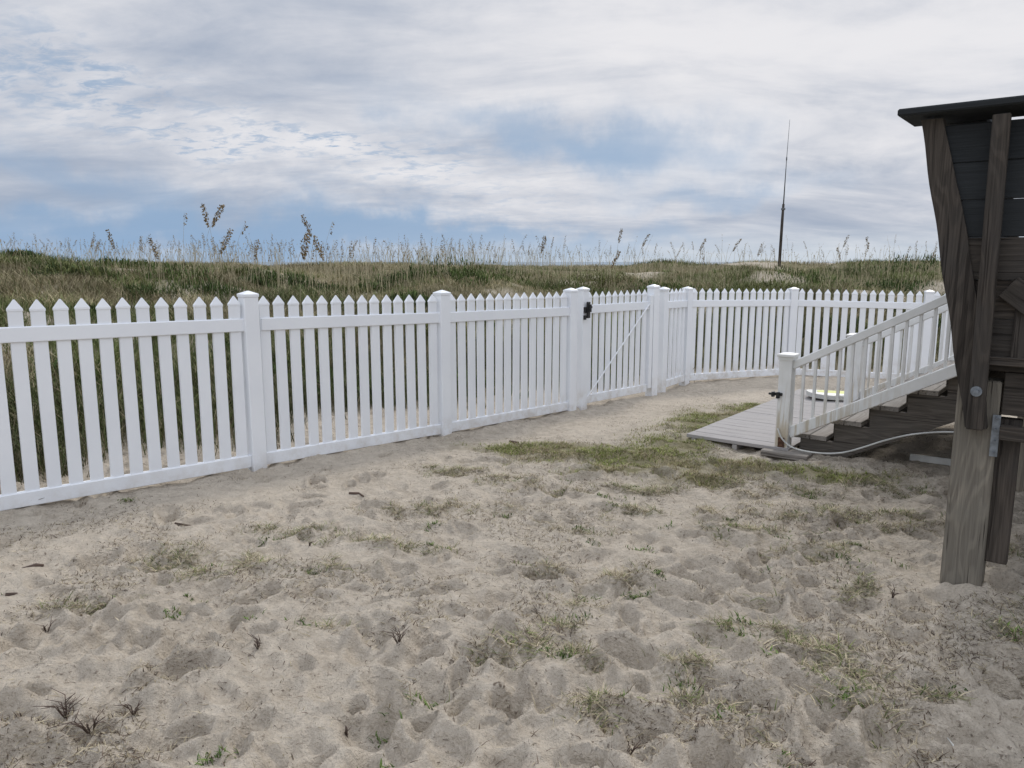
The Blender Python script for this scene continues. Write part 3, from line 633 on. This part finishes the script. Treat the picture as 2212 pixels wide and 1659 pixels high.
me=bpy.data.meshes.new('sea_oat_stalks'); me.from_pydata(bmV,[],bmF); a=me.attributes.new('Col','FLOAT_COLOR','POINT'); c=np.ones((len(bmV),4),np.float32); c[:,:3]=np.array(cc); a.data.foreach_set('color',c.ravel())
mkobj('sea_oat_stalks',me,m_grass,{'kind':'stuff'})

# ------------------------------------------------------------ world
w=bpy.data.worlds.new('World'); scene.world=w; w.use_nodes=True; t=NT(w.node_tree); bg=w.node_tree.nodes['Background']
SE=math.radians(40); SA=math.radians(28)
sky=t.node('ShaderNodeTexSky',sky_type='NISHITA'); sky.sun_disc=False; sky.sun_elevation=SE; sky.sun_rotation=SA
dirv=t.node('ShaderNodeTexCoord').outputs['Generated']; sp=t.node('ShaderNodeSeparateXYZ'); t.l.new(dirv,sp.inputs[0]); x_,y_,z_=sp.outputs
warp=t.M('SUBTRACT',t.noise(dirv,4,6,.6),.5); warp2=t.M('SUBTRACT',t.noise(t.mapv(dirv,(1,1,1),(3.1,7.7,1.3)),6,6,.6),.5)
az=t.M('ADD',t.M('ARCTAN2',x_,y_),t.M('MULTIPLY',warp,.6)); el=t.M('ADD',z_,t.M('MULTIPLY',warp2,.15))
def blob(a,e,sa,se,k,tilt=0.):
    da=t.M('SUBTRACT',az,a); de=t.M('SUBTRACT',el,e)
    if tilt: de=t.M('SUBTRACT',de,t.M('MULTIPLY',da,tilt))
    u=t.M('DIVIDE',da,sa); v=t.M('DIVIDE',de,se)
    return t.M('MULTIPLY',t.M('EXPONENT',t.M('MULTIPLY',t.M('ADD',t.M('MULTIPLY',u,u),t.M('MULTIPLY',v,v)),-1.)),k)
def add(L):
    o=L[0]
    for q in L[1:]: o=t.M('ADD',o,q)
    return o
den=t.M('ADD',t.M('MAXIMUM',z_,0.),.20)
pv=t.node('ShaderNodeCombineXYZ'); t.l.new(t.M('DIVIDE',x_,den),pv.inputs[0]); t.l.new(t.M('DIVIDE',y_,den),pv.inputs[1]); pv=pv.outputs[0]
R_=(0,0,.35)
n1=t.noise(t.mapv(pv,(.7,1.3,1),rot=R_),1,7,.6,.5); n2=t.noise(t.mapv(pv,(.8,1.3,1),(4,2,0),rot=R_),1.2,7,.58,.5); n3=t.noise(t.mapv(pv,(10,15,1),(1,9,0),rot=R_),1,6,.65,.5); n4=t.noise(t.mapv(pv,(2.0,3.2,1),(7,3,0),rot=R_),1,6,.6,.6)
blue=add([blob(.14,.150,.19,.038,.82),blob(-.03,.17,.12,.03,.45,-.3),blob(-.58,.20,.16,.05,.42),blob(-.50,.095,.25,.028,.6,-.15),blob(.26,.085,.16,.018,.65),blob(-.42,.032,.45,.028,1.0),blob(-.02,.028,.25,.016,.65)])
ripmask=add([blob(-.52,.20,.18,.05,.9),blob(-.34,.15,.16,.035,1.,-.3),blob(-.10,.10,.16,.03,.9,-.2),blob(-.2,.13,.1,.02,.7)])
rip=t.M('MULTIPLY',t.M('SUBTRACT',t.mr(n3,.35,.65),.42),.85)
bl=add([blue,t.M('MULTIPLY',t.M('SUBTRACT',n1,.53),.75),t.M('MULTIPLY',rip,ripmask)])
bl=t.mr(bl,.0,1.05,0,.92)
bright=add([blob(.15,.27,.35,.12,.32),blob(.5,.30,.3,.1,.22),blob(.30,.18,.2,.03,.2),blob(-.22,.12,.22,.03,.30,-.2),blob(.45,.14,.25,.04,.28),blob(-.45,.32,.3,.06,-.22),blob(.05,.33,.12,.04,-.20),blob(-.6,.05,.3,.05,-.1),t.M('MULTIPLY',t.M('SUBTRACT',n2,.5),1.5),t.M('MULTIPLY',t.M('SUBTRACT',n4,.5),.75),t.M('ADD',.43,0.)])
cl=t.mix(t.mr(bright,.0,1.),(.37,.43,.54),(.82,.815,.84))
blc=t.mix(t.mr(z_,0.,.22),(.23,.38,.61),(.315,.425,.585))
nz=t.mix(1.0,sky.outputs[0],(.10,.10,.10),'MULTIPLY'); blc=t.mix(.10,blc,nz)
c=t.mix(bl,cl,blc)
hz=t.mr(z_,.055,-.01); hc=t.mix(t.mr(t.M('ARCTAN2',x_,y_),-.35,.30),(.30,.45,.65),(.62,.69,.76)); c=t.mix(t.M('MULTIPLY',hz,.8),c,hc)
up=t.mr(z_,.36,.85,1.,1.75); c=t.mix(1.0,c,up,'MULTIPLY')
bk=t.mr(y_,.25,-.5,1.,1.4); c=t.mix(1.0,c,bk,'MULTIPLY')  # unseen sky behind the camera brightened, added light for the fence fronts
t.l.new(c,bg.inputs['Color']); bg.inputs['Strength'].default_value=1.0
sl=bpy.data.lights.new('sun','SUN'); sl.energy=1.7; sl.angle=math.radians(10); sl.color=(1,.95,.88); so=bpy.data.objects.new('sun',sl); COL.objects.link(so)
sd=Vector((math.sin(SA)*math.cos(SE),math.cos(SA)*math.cos(SE),math.sin(SE))); so.rotation_euler=sd.to_track_quat('Z','Y').to_euler()

# ------------------------------------------------------------ camera
cd=bpy.data.cameras.new('camera'); cd.lens=26.7; cd.sensor_width=36; cd.clip_end=20000; cd.clip_start=.05
co=bpy.data.objects.new('camera',cd); COL.objects.link(co); co.location=(0,0,1.5); co.rotation_euler=(math.radians(90-9.16),0,0); scene.camera=co
